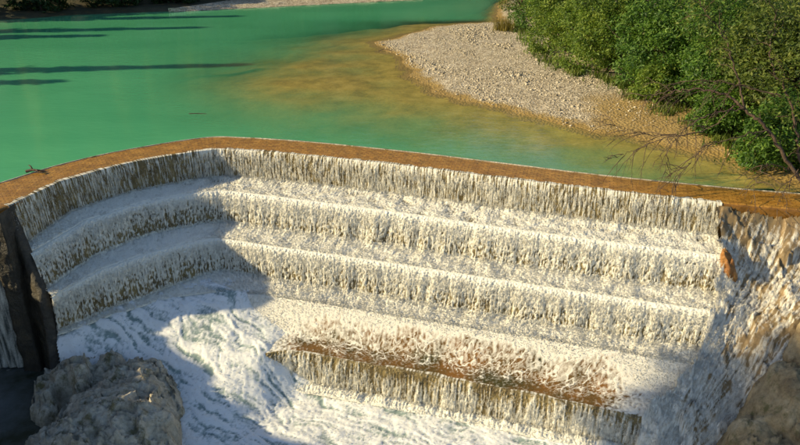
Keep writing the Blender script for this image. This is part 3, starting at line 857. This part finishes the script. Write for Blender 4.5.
# ------------------------------------------------------------------ rocks
def rock_hf(name, label, x0, x1, y0, y1, domes, mat, base, amp=0.35, step=0.07, seed=0, pits=(), cat="boulder"):
    xs = np.arange(x0, x1, step); ys = np.arange(y0, y1, step)
    X, Y = np.meshgrid(xs, ys)
    wx = X + 0.35 * fbm(X * 0.7, Y * 0.7, seed + 1.0, 3); wy = Y + 0.35 * fbm(X * 0.7, Y * 0.7, seed + 5.0, 3)
    Z = np.full(X.shape, base - 0.8)
    for (cx, cy, rx, ry, top, pw, rot) in domes:
        c, s_ = math.cos(rot), math.sin(rot)
        u = ((wx - cx) * c + (wy - cy) * s_) / rx; v = (-(wx - cx) * s_ + (wy - cy) * c) / ry
        q = (np.abs(u) ** pw + np.abs(v) ** pw)
        z = base - 0.8 + (top - base + 0.8) * np.clip(1 - q, 0, 1) ** 0.42
        Z = np.maximum(Z, z)
    body = sstep(base - 0.8, base, Z)
    n1 = fbm(X * 0.9, Y * 0.9, Z * 0.9 + seed, 5, 2.1, 0.55)
    facet = 0
    for q, (sc, am) in enumerate(((0.42, 1.0), (0.9, 0.55), (2.0, 0.14))):
        fxx = X * sc + 0.12 * n1; fyy = Y * sc * 1.15 + 0.12 * n1
        ci, cj, lx, ly = worley_cell(fxx, fyy, seed + q)
        rr_ = np.random.default_rng(seed * 7 + q).normal(size=(256, 3))
        h_ = _perm[_perm[ci & 255] + (cj & 255)]
        facet = facet + am * amp * (rr_[h_, 0] * lx + rr_[h_, 1] * ly + 0.35 * rr_[h_, 2])
    rid = 1 - np.abs(fbm(X * 1.1 + Y * 0.5, Y * 1.0 - X * .3, seed + 9.0 + Z, 4)) * 2
    crack = np.exp(-(worley_edge(X * 0.55 + 0.3 * n1, Y * 0.55 + 0.3 * n1, seed) / 0.05) ** 2)
    Z = Z + body * (0.5 * amp * n1 + facet + 0.2 * amp * rid + 0.04 * fbm(X * 4, Y * 4, seed + 2., 4) - 0.12 * crack)
    for (cx, cy, r, dp) in pits:
        rr = np.hypot(X - cx + 0.15 * n1, (Y - cy) * 1.0 + 0.15 * rid) / r
        Z = Z - dp * (1 - sstep(0.45, 1.0, rr)) + 0.18 * np.exp(-((rr - 1.1) / 0.22) ** 2)
    # strata push the faces in and out sideways
    off = 0.05 * np.sin(Z * 4.5 + 2 * n1) * body
    gy, gx = np.gradient(Z, step)
    g = np.hypot(gx, gy) + 1e-6
    k = np.clip(g, 0, 1.5) / 1.5
    Xo = X - gx / g * off * k; Yo = Y - gy / g * off * k
    idx = grid_faces(len(ys), len(xs)); kp = (Z.ravel()[idx].max(1) > base - 0.7)
    v_, f_, _ = keep_used(np.stack([Xo, Yo, Z], -1).reshape(-1, 3), idx[kp], {})
    o = link(name, mesh_np(name, v_, f_), mat)
    tag(o, label, cat)
    return o


rock_hf("boulder", "big grey pitted limestone boulder in the shade beside the still pool", -22.5, -8.5, 22.0, 35.0,
        [(-14.6, 28.2, 3.2, 4.4, -7.6, 2.6, 0.2), (-17.0, 31.0, 2.6, 2.4, -7.7, 2.4, 0.0), (-12.9, 27.0, 1.9, 3.8, -8.2, 2.4, 0.25), (-18.4, 30.2, 1.6, 2.0, -8.4, 2.4, 0.4), (-15.4, 25.0, 3.2, 3.0, -8.0, 2.5, 0)],
        M_BOULDER, -10.1, 0.42, 0.06, 3, pits=[(-17.6, 29.4, 0.8, 1.1), (-17.0, 31.3, 0.5, 0.7), (-15.6, 30.7, 0.5, 0.6)])
rock_hf("rock_outcrop", "ochre limestone outcrop at the lower right, golden on top", 12.5, 27.0, 16.0, 31.5,
        [(21.3, 27.6, 2.8, 3.4, -3.1, 2.6, 0.3), (19.3, 25.6, 2.6, 3.4, -5.0, 2.6, 0.3), (17.8, 24.2, 2.2, 3.4, -7.0, 2.6, 0.3)],
        M_CLIFFROCK, -10.3, 0.30, 0.07, 8, cat="rock")
rock_hf("rock", "flat brown stones at the very bottom left edge of the still pool", -23, -17.2, 24.0, 27.2,
        [(-19.6, 25.4, 1.8, 1.3, -9.75, 2.4, 0.2)], M_BOULDER, -10.1, 0.2, 0.07, 15, cat="rock")


def lump_rock(name, label, loc, rad, mat, seed, cat="rock", rot=0.0, nseg=(34, 48), amp=0.28):
    a = np.linspace(0, np.pi, nseg[0]); b = np.linspace(0, 2 * np.pi, nseg[1], endpoint=False)
    A_, B_ = np.meshgrid(a, b, indexing='ij')
    d = np.stack([np.sin(A_) * np.cos(B_), np.sin(A_) * np.sin(B_), np.cos(A_)], -1)
    n = fbm(d[..., 0] * 1.3 + seed, d[..., 1] * 1.3, d[..., 2] * 1.3, 5)
    rr = 1 + amp * n + 0.06 * fbm(d[..., 0] * 5, d[..., 1] * 5, d[..., 2] * 5 + seed, 3)
    P = d * rr[..., None] * np.array(rad)
    c, s_ = math.cos(rot), math.sin(rot)
    x = P[..., 0] * c - P[..., 2] * s_; z = P[..., 0] * s_ + P[..., 2] * c
    P = np.stack([x, P[..., 1], z], -1)
    nr, nc = A_.shape
    i = np.arange(nr - 1)[:, None] * nc; j = np.arange(nc)[None]; j2 = (j + 1) % nc
    F = np.stack([i + j, i + nc + j, i + nc + j2, i + j2], -1).reshape(-1, 4)
    o = link(name, mesh_np(name, P.reshape(-1, 3), F), mat)
    o.location = loc
    tag(o, label, cat)
    return o


lump_rock("boulder", "smooth orange boulder standing in the water at the weir's right end", (17.35, 32.0, -3.0), (0.42, 0.5, 1.35), M_ORANGE, 2.0, rot=0.30, cat="boulder")


# ------------------------------------------------------------------ far bank, hills, unseen shading left bank
def terrain(name, label, fx, x, y, mat, kind="structure"):
    X, Y = np.meshgrid(x, y)
    Z = fx(X, Y)
    o = link(name, mesh_np(name, np.stack([X, Y, Z], -1).reshape(-1, 3), grid_faces(len(y), len(x))), mat)
    tag(o, label, kind=kind)
    return o


FB = lambda x: np.interp(x, [-130, -75, -55, -45, -31, -11, 5, 25, 60, 140], [88, 94, 97.5, 103, 107.5, 115.2, 121, 127, 134, 140])


def far_z(X, Y):
    d = Y - FB(X) + 1.2 * fbm(X * 0.12, Y * 0.12, 2.0, 3)
    spit = 0.35 * sstep(0, 2, d) + 0.02 * np.maximum(d, 0)
    up = 0.5 * np.maximum(d - 7, 0) ** 1.05
    return np.where(d > 0, np.minimum(spit + up, 60 + 0 * d), 0.25 * d) + 0.2 * fbm(X * .4, Y * .4, 1.0, 3) * sstep(0, 3, d)


terrain("far_bank", "dark wooded far river bank with a pale gravel edge", far_z, np.arange(-150, 150, 1.0), np.arange(84, 300, 1.0), M_SOIL)
# pale gravel strip at the far shore
xs = np.arange(-34, 4, 0.3); vs = np.linspace(0, 1, 24)
XX, VV = np.meshgrid(xs, vs)
YY = FB(XX) - 1.2 + VV * (6.5 + 1.5 * fbm(XX * .2, VV, 0., 2)) * sstep(-34, -26, XX) + 0.0
ZZ = np.maximum(far_z(XX, YY) + 0.06, 0.02 + 0.55 * np.sin(VV * np.pi * 0.6)) + 0.05 * fbm(XX, YY, 1., 3)
tag(link("gravel_strip", mesh_np("gravel_strip", np.stack([XX, YY, ZZ], -1).reshape(-1, 3), grid_faces(24, len(xs)), {"wet": 0 * XX}), M_GRAVEL), "pale gravel strip along the far shore", kind="structure")

# left gorge bank outside the frame: top line shaped to shade the foot of the weir
def cliff_z(X, Y):
    top = np.interp(Y, [-5, 16, 20, 22.5, 25.5, 33, 35, 41], [7, 6, 5, 3.0, 0.3, -0.2, 0.4, 0.4])
    d = -27.5 - X + 1.2 * fbm(X * .3, Y * .3, 4.0, 4)
    return -10.5 + (top + 10.5) * sstep(0, 3.0, d) + 0.15 * np.maximum(d - 3, 0) + 0.5 * fbm(X * .5, Y * .5, 6.0, 4) * sstep(0, 2, d)


terrain("shading_bank", "shaded rocky left bank of the gorge", cliff_z, np.arange(-70, -26.4, 0.4), np.arange(-5, 41.1, 0.4), M_CLIFFROCK)
terrain("river_bank", "left river bank above the weir", lambda X, Y: np.clip((np.interp(Y, [36, 50, 70, 90, 110], [-30, -46, -50, -56, -60]) - X) * 0.35, -1.2, 30) + 0.3 * fbm(X * .3, Y * .3, 8., 3), np.arange(-110, -28, 1.0), np.arange(36, 112, 1.0), M_SOIL)


# ------------------------------------------------------------------ trees
def leaf_cloud(C, n_per, spread, size, r, flat=0.5, outward=None):
    """clusters of leaf quads round the cluster centres C"""
    n = len(C) * n_per
    P = np.repeat(C, n_per, 0) + r.normal(0, spread, (n, 3)) * [1, 1, 0.75]
    nn = r.normal(size=(n, 3)); nn[:, 2] = np.abs(nn[:, 2]) + flat
    if outward is not None:
        nn = nn + 0.8 * np.repeat(outward, n_per, 0)
    nn /= np.linalg.norm(nn, axis=1)[:, None]
    h = r.normal(size=(n, 3)); h[:, 2] -= 0.4
    u = np.cross(nn, h); u /= np.linalg.norm(u, axis=1)[:, None] + 1e-9
    v = np.cross(nn, u)
    sz = size * (0.6 + 0.8 * r.random(n))[:, None]
    a = P - v * sz; b_ = P + u * sz * 0.42 + nn * sz * 0.12; c = P + v * sz; d = P - u * sz * 0.42 + nn * sz * 0.12
    V = np.stack([a, b_, c, d], 1).reshape(-1, 3)
    F = np.arange(n * 4).reshape(-1, 4)
    return V, F


def tree(name, label, base, height, lobes, leafmat, n_clusters, seed, size=0.135, group="bushes and trees along the right bank", trunk_r=0.16, n_per=11, gap=-0.25, cat="tree"):
    r = np.random.default_rng(seed)
    root = empty(name, base)
    tag(root, label, cat, group)
    lobes = np.array(lobes, float)
    w_ = lobes[:, 3] ** 2; pick = r.choice(len(lobes), n_clusters * 2, p=w_ / w_.sum())
    d = r.normal(size=(n_clusters * 2, 3)); d /= np.linalg.norm(d, axis=1)[:, None]
    rad = lobes[pick, 3] * (0.45 + 0.62 * r.random(len(pick)) ** 0.6)
    C = lobes[pick, :3] + d * rad[:, None] * [1, 1, 0.9]
    gp = perlin((C[:, 0] + base[0]) * 0.75, (C[:, 1] + base[1]) * 0.75, C[:, 2] * 0.75 + seed)
    keep = (gp > gap) & (C[:, 2] > 0.05)
    C = C[keep][:n_clusters]; dd = d[keep][:n_clusters]
    V, F = leaf_cloud(C, n_per, 0.24, size, r, outward=dd)
    link("crown", mesh_np("crown", V, F, smooth=False), leafmat, root)
    tubes = []
    top = np.array([lobes[:, 0].mean() * 0.6, lobes[:, 1].mean() * 0.6, height * 0.72])
    q = np.linspace(0, 1, 10)[:, None]
    path = q * top + 0.25 * np.c_[fbm(q[:, 0] * 2, q[:, 0] * 0 + seed, 0., 2), fbm(q[:, 0] * 2, q[:, 0] * 0 + seed + 5, 0., 2), q[:, 0] * 0]
    path[0] = (0, 0, -0.4)
    tubes.append(tube_np(path, trunk_r * (1 - 0.75 * q[:, 0]) + 0.015, 8))
    link("trunk", mesh_np("trunk", *join_np(tubes)), M_BARK, root)
    lt = []
    for lb in lobes:
        for m in range(4):
            st = path[r.integers(1, 7)]
            e = lb[:3] + r.normal(0, 0.45, 3) * lb[3]
            e[2] = max(e[2], 0.4)
            q = np.linspace(0, 1, 8)[:, None]
            pth = st * (1 - q) + e * q + np.array([0, 0, 1.0]) * (np.sin(q * np.pi) * 0.3) + 0.14 * r.normal(size=(8, 3)) * np.sin(q * np.pi)
            lt.append(tube_np(pth, trunk_r * 0.38 * (1 - 0.85 * q[:, 0]) + 0.008, 5))
    link("limb", mesh_np("limb", *join_np(lt)), M_BARK, root)
    return root


def lob(h, r, n, seed, low=0.12, squash=1.0):
    q = np.random.default_rng(seed)
    out = []
    for i in range(n):
        a = i * 2.4 + q.random()
        z = h * (low + (0.86 - low) * (i + 0.5) / n)
        rr = r * (0.62 * math.sin(math.pi * (0.18 + 0.74 * (i + 0.5) / n)) + 0.1)
        out.append((rr * math.cos(a), rr * math.sin(a) * squash, z, r * (0.42 + 0.25 * q.random())))
    return out


TREES = [
    ("willow_bush", "slim olive willow at the far upper tip of the bush row", (16.8, 99, 0.4), 8.5, 3.0, 8, L_OLIVE, 750),
    ("willow_bush", "tall green willow behind the yellow grass tuft", (17.6, 86, 0.6), 10, 3.9, 10, L_GREEN, 1250),
    ("willow_bush", "yellow green willow bush hanging over the gravel's upper edge", (17.0, 72, 0.6), 8.0, 3.9, 10, L_WILLOW, 1500),
    ("willow_bush", "dense bright bush reaching down to the gravel bar", (18.9, 63.2, 0.7), 8.0, 4.0, 11, L_WILLOW, 1700),
    ("willow_bush", "rounded green bush above the sandy bank by the dark gap", (21.6, 56.8, 0.7), 8.0, 3.7, 10, L_GREEN, 1500),
    ("leafy_tree", "dark green tree right of the shadowy gap", (23.6, 50.3, 0.8), 9.0, 3.7, 11, L_GREEN, 1500),
    ("leafy_tree", "olive tree behind the bare drooping branches", (25.4, 45.2, 0.9), 8.6, 3.9, 11, L_OLIVE, 1500),
    ("leafy_bush", "low bright bush beside the right end of the crest", (23.4, 39.3, 0.4), 4.2, 2.5, 7, L_GREEN, 900),
    ("leafy_bush", "low bush at the foot of the dark green tree, over the brown sand", (20.9, 53.4, 0.5), 3.6, 2.3, 7, L_WILLOW, 700),
    ("leafy_bush", "small bush on the sandy bank under the bare branches", (22.6, 46.4, 0.4), 3.2, 2.2, 7, L_GREEN, 650),
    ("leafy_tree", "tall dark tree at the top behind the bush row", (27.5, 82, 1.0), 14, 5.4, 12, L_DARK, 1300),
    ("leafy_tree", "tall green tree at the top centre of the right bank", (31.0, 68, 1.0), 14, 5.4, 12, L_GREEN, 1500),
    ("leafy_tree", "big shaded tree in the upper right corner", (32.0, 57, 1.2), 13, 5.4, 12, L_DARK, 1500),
    ("leafy_tree", "olive green tree at the right edge of the picture", (31.5, 44, 1.2), 11, 4.8, 11, L_OLIVE, 1300),
]
for i, (nm, lab, base, h, r_, nl, lm, ncl) in enumerate(TREES):
    low = 0.06 if "bush" in nm else 0.16
    tree(nm, lab, base, h, lob(h, r_, nl, 100 + i, low), lm, int(ncl * 1.6), 200 + i, cat="bush" if "bush" in nm else "tree")

# dark trees on the far bank (upper left edge)
for i, (x, dy, h, r_, lab) in enumerate([
        (-62, 4, 9, 4, "dark tree at the far upper left corner"), (-52, 5, 8, 4, "dark tree second from the upper left corner"),
        (-43, 5, 7, 3.6, "dark green bush on the far bank left of the pale strip"), (-35, 6, 6, 3.2, "dark bush at the left end of the pale far strip"),
        (-27, 9.5, 6, 3.2, "green bush behind the left half of the pale far strip"), (-17, 10, 6, 3.2, "green bush behind the right half of the pale far strip"), (-7, 9, 6, 3.2, "green bush at the right end of the pale far strip")]):
    y = float(FB(x)) + dy
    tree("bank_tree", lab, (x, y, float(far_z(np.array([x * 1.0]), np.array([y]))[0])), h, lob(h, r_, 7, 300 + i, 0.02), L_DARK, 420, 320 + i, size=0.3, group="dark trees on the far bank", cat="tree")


# conifer woods: one mass each
def spruce_cloud(pos, r):
    vs, fs = [], []
    C = []
    for (x, y, z, h, rb) in pos:
        n = int(h * 26)
        q = r.random(n) ** 0.75
        a = r.random(n) * 6.283
        rr = rb * (1 - q) * (0.35 + 0.65 * r.random(n)) * (0.8 + 0.2 * np.sin(q * 40))
        C.append(np.stack([x + rr * np.cos(a), y + rr * np.sin(a), z + 0.06 * h + 0.94 * h * q - 0.25 * rr], -1))
    return np.concatenate(C)


r = np.random.default_rng(77)
# left shore spruces whose shadows lie on the water
sp = [(-55, 64.8, 2, 15.5, 2.4), (-52.5, 60, 1, 8.5, 2.8), (-62, 83, 2, 9.5, 3.0), (-66, 87, 2, 16, 2.6), (-68, 96, 2, 18, 3.2)]
C = spruce_cloud(sp, r)
V, F = leaf_cloud(C, 7, 0.28, 0.42, r)
trunks = [tube_np([(x, y, z - 3), (x, y, z + h * 0.97)], [0.3, 0.04], 6) for (x, y, z, h, rb) in sp]
V2, F2 = join_np([(V, F)] + trunks)
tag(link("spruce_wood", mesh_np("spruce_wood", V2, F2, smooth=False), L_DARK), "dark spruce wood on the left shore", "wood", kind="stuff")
# unseen pines added on the gorge top, left of the view, to shade the lower right
C = []
for (x, y, z, h, rb) in [(-31, 20.0, 5, 15, 3.6), (-31.5, 14, 6, 15, 4.2), (-34, 17.0, 6, 16, 4.2), (-33, 8, 7, 15, 5), (-37, 13, 7, 17, 5)]:
    n = 520
    d = r.normal(size=(n, 3)); d /= np.linalg.norm(d, axis=1)[:, None]
    C.append(np.array([x, y, z + h * 0.6]) + d * (r.random((n, 1)) ** 0.4) * [rb, rb, h * 0.42])
V, F = leaf_cloud(np.concatenate(C), 9, 0.35, 0.34, r)
trunks = [tube_np([(x, y, 3), (x + .4, y, z)], [0.3, 0.15], 6) for (x, y, z) in [(-31, 20, 14), (-31.5, 14, 15), (-34, 17, 15), (-33, 8, 16), (-37, 13, 16)]]
V2, F2 = join_np([(V, F)] + trunks)
tag(link("shade_pines", mesh_np("shade_pines", V2, F2, smooth=False), L_DARK), "unseen pines added on the left gorge bank to shade the lower right", "wood", kind="stuff")
# forest beyond the far bank (seen in the river's reflections)
sp = []
for i in range(330):
    x = r.uniform(-130, 130); y = r.uniform(float(FB(x)) + 13, 200)
    sp.append((x, y, float(far_z(np.array([x]), np.array([y]))[0]) - 0.3, r.uniform(9, 17), r.uniform(2.2, 3.6)))
C = spruce_cloud(sp, r)
V, F = leaf_cloud(C[::3], 4, 0.6, 0.85, r)
tag(link("forest", mesh_np("forest", V, F, smooth=False), L_SUNNY), "green forest rising beyond the far bank", "forest", kind="stuff")

# ------------------------------------------------------------------ bare tree with drooping branches at the right edge
root = empty("bare_tree", (23.4, 36.3, 0.0))
tag(root, "leaning tree with bare dark branches drooping over the crest", "tree")


def limb_path(pts, n=10):
    return catmull(pts, n)


R_ = np.random.default_rng(5)
main = [
    ([(23.4, 36.3, -0.2), (22.5, 36.5, 0.8), (20.4, 37, 3.4), (19.1, 37.5, 4.5), (18.0, 38, 5.2), (16.3, 38.5, 5.3), (15.4, 39, 5.0), (13.7, 39, 4.8)], 0.17),
    ([(19.1, 37.5, 4.5), (18.4, 38, 6.5), (17.6, 38.5, 8.3), (16.3, 39, 9.8), (15.5, 39, 11.1)], 0.08),
    ([(23.2, 36.5, 0.2), (22.4, 37, 2.2), (21.4, 37.3, 5.0), (20.0, 37.6, 7.1), (20.0, 38, 9.2), (18.8, 38, 11.0)], 0.13),
    ([(19.1, 37.5, 4.5), (17.3, 37, 4.4), (15.9, 36.6, 3.8), (14.9, 36.3, 2.8), (14.7, 36, 1.1)], 0.05),
    ([(18.6, 37.7, 4.6), (17.4, 38, 3.1), (15.0, 38.3, 2.7), (13.3, 38.6, 2.9), (12.1, 39, 3.4)], 0.05),
    ([(17.1, 38, 3.0), (14.8, 37.8, 2.6), (13.4, 37.6, 2.0), (12.1, 37.4, 1.6)], 0.035),
    ([(21.8, 36.3, 1.3), (19.9, 35.5, 1.9), (19.3, 35, 0.9), (19.2, 34.8, 0.1)], 0.035),
    ([(20.4, 37, 3.4), (18.1, 36.3, 3.1), (16.4, 36, 2.6), (15.7, 35.8, 1.5), (14.9, 35.6, 0.9)], 0.045),
    ([(20.8, 37.3, 5.3), (18.7, 37.8, 5.7), (16.7, 38.2, 5.9), (14.7, 38.6, 5.4)], 0.06),
    ([(22.3, 36.4, 1.3), (21.1, 35.2, 0.6), (20.5, 34.7, -0.1)], 0.035),
]
wood, twig = [], []
for pts, r0 in main:
    p = limb_path(pts)
    m = len(p); q = np.linspace(0, 1, m)
    p = p + 0.05 * R_.normal(size=p.shape) * (q[:, None] > 0.05)
    wood.append(tube_np(p, 0.68 * r0 * (1 - 0.86 * q) + 0.006, 7))
    for i in range(int(m * 0.2), m, 2):
        if R_.random() < 0.8:
            d = p[min(i + 1, m - 1)] - p[i - 1]; d /= np.linalg.norm(d) + 1e-9
            e = d * 0.8 + R_.normal(0, 0.6, 3); e[2] -= 0.15; e /= np.linalg.norm(e)
            ln = R_.uniform(0.7, 2.2)
            tq = np.linspace(0, 1, 8)[:, None]
            tp = p[i] + e * ln * tq + np.array([0, 0, -0.55]) * ln * tq ** 2.2 + 0.04 * R_.normal(size=(8, 3)) * tq
            twig.append(tube_np(tp, 0.02 * (1 - 0.8 * tq[:, 0]) + 0.004, 4))
            for _ in range(R_.integers(1, 4)):
                j = R_.integers(2, 7); e2 = e + R_.normal(0, 0.6, 3); e2 /= np.linalg.norm(e2); l2 = ln * R_.uniform(0.25, 0.55)
                t2 = np.linspace(0, 1, 5)[:, None]
                twig.append(tube_np(tp[j] + e2 * l2 * t2 + np.array([0, 0, -0.3]) * l2 * t2 ** 2, 0.010 * (1 - 0.7 * t2[:, 0]) + 0.003, 4))
off = np.array([23.4, 36.3, 0.0])
V, F = wood[0]
link("trunk", mesh_np("trunk", V - off, F), M_BARK, root)
for V, F in wood[1:]:
    link("limb", mesh_np("limb", V - off, F), M_BARK, root)
V, F = join_np(twig)
o = link("twigs", mesh_np("twigs", V - off, F), M_BARK, root); o["kind"] = "stuff"
# few leaves on its upper limbs
Cc = np.concatenate([limb_path(p)[14:] for p, _ in main[1:3]])
Cc = np.repeat(Cc, 4, 0) + R_.normal(0, 0.7, (len(Cc) * 4, 3))
V, F = leaf_cloud(Cc, 8, 0.25, 0.13, R_)
link("crown", mesh_np("crown", V - off, F, smooth=False), L_OLIVE, root)

# ------------------------------------------------------------------ grass tuft, driftwood
def blades(name, label, base, n, h, spread, mat, seed, cat):
    r = np.random.default_rng(seed)
    root = []
    b0 = r.normal(0, spread, (n, 2)); a = r.random(n) * 6.283; hh = h * (0.5 + 0.7 * r.random(n)); ln = 0.5 * hh * r.random(n)
    V = []
    for i in range(n):
        dx, dy = math.cos(a[i]), math.sin(a[i]); w0 = 0.035
        for q, ww in ((0, 1), (0.55, 0.8), (1, 0.08)):
            cx = b0[i, 0] + dx * ln[i] * q * q; cy = b0[i, 1] + dy * ln[i] * q * q
            V += [(cx - dy * w0 * ww, cy + dx * w0 * ww, hh[i] * q), (cx + dy * w0 * ww, cy - dx * w0 * ww, hh[i] * q)]
    k = np.arange(n)[:, None] * 6
    F = np.concatenate([k + [[0, 1, 3, 2]], k + [[2, 3, 5, 4]]])
    o = link(name, mesh_np(name, np.array(V), F, smooth=False), mat)
    o.location = base
    tag(o, label, cat)


blades("grass_tuft", "yellow green grass tuft on the gravel in front of the tall willow", (12.6, 86.0, 0.5), 260, 1.5, 0.55, L_GOLD, 9, "grass")


# undergrowth where the bushes meet the gravel
r = np.random.default_rng(19)
edge = catmull([(13.6, 90, 0), (13.6, 80, 0), (13.4, 70, 0), (15.6, 62.5, 0), (18.2, 58.5, 0), (19.0, 53, 0), (20.6, 48, 0), (21.2, 43.6, 0), (21.6, 40, 0)], 30)
n = 5200
ei = r.integers(0, len(edge), n)
bx = edge[ei, 0] + r.normal(0.9, 0.8, n); by = edge[ei, 1] + r.normal(0, 0.5, n)
kk = fbm(bx * 0.5, by * 0.5, 2.0, 3) > -0.15
bx, by = bx[kk], by[kk]; n = len(bx)
bz = np.maximum(land_z(bx, by)[0], 0) - 0.02
a = r.random(n) * 6.283; hh = 0.25 + 0.55 * r.random(n) ** 2; ln = hh * 0.7 * r.random(n)
dx, dy = np.cos(a), np.sin(a)
V = []
for q, ww in ((0, 0.04), (0.55, 0.035), (1, 0.004)):
    cx = bx + dx * ln * q * q; cy = by + dy * ln * q * q
    V += [np.stack([cx - dy * ww, cy + dx * ww, bz + hh * q], -1), np.stack([cx + dy * ww, cy - dx * ww, bz + hh * q], -1)]
V = np.stack(V, 1).reshape(-1, 3)
k6 = np.arange(n)[:, None] * 6
F = np.concatenate([k6 + [[0, 1, 3, 2]], k6 + [[2, 3, 5, 4]]])
tag(link("grass", mesh_np("grass", V, F, smooth=False), L_OLIVE), "rough grass along the foot of the bushes", "grass", kind="stuff")


def stick(name, label, pts, r0, loc, branches=()):
    p = catmull(pts, 6)
    parts = [tube_np(p, r0 * (1 - 0.5 * np.linspace(0, 1, len(p))), 7)]
    for b_ in branches:
        q = catmull(b_, 5); parts.append(tube_np(q, r0 * 0.6 * (1 - 0.6 * np.linspace(0, 1, len(q))), 5))
    o = link(name, mesh_np(name, *join_np(parts)), M_BARK)
    o.location = loc
    o.scale = (0.75, 0.75, 0.75)
    tag(o, label, "driftwood")


stick("driftwood", "small dark driftwood snag caught on the left end of the crest", [(-0.75, 0.0, 0.12), (-0.3, 0.05, 0.22), (0.2, -0.05, 0.24), (0.8, 0.05, 0.12)], 0.13, (-22.0, 39.2, 0.03), [[(-0.2, 0, 0.2), (-0.4, 0.2, 0.5), (-0.6, 0.3, 0.55)], [(0.1, 0, 0.2), (0.3, -0.3, 0.35), (0.5, -0.5, 0.2)]])
stick("driftwood", "thin branch stranded in the shallows off the tip of the gravel bar", [(-0.9, 0, 0.0), (-0.2, 0.1, 0.25), (0.6, 0.0, 0.15), (1.1, -0.1, 0.0)], 0.05, (-1.6, 76.5, 0.0), [[(-0.2, 0.1, 0.2), (-0.4, 0.2, 0.8)], [(0.4, 0, 0.2), (0.5, 0.3, 0.9)]])
stick("driftwood", "short dark stick floating alone on the green water", [(-0.9, 0, 0.02), (0, 0.06, 0.04), (0.9, 0.0, 0.02)], 0.05, (-15.6, 52.0, 0.0))
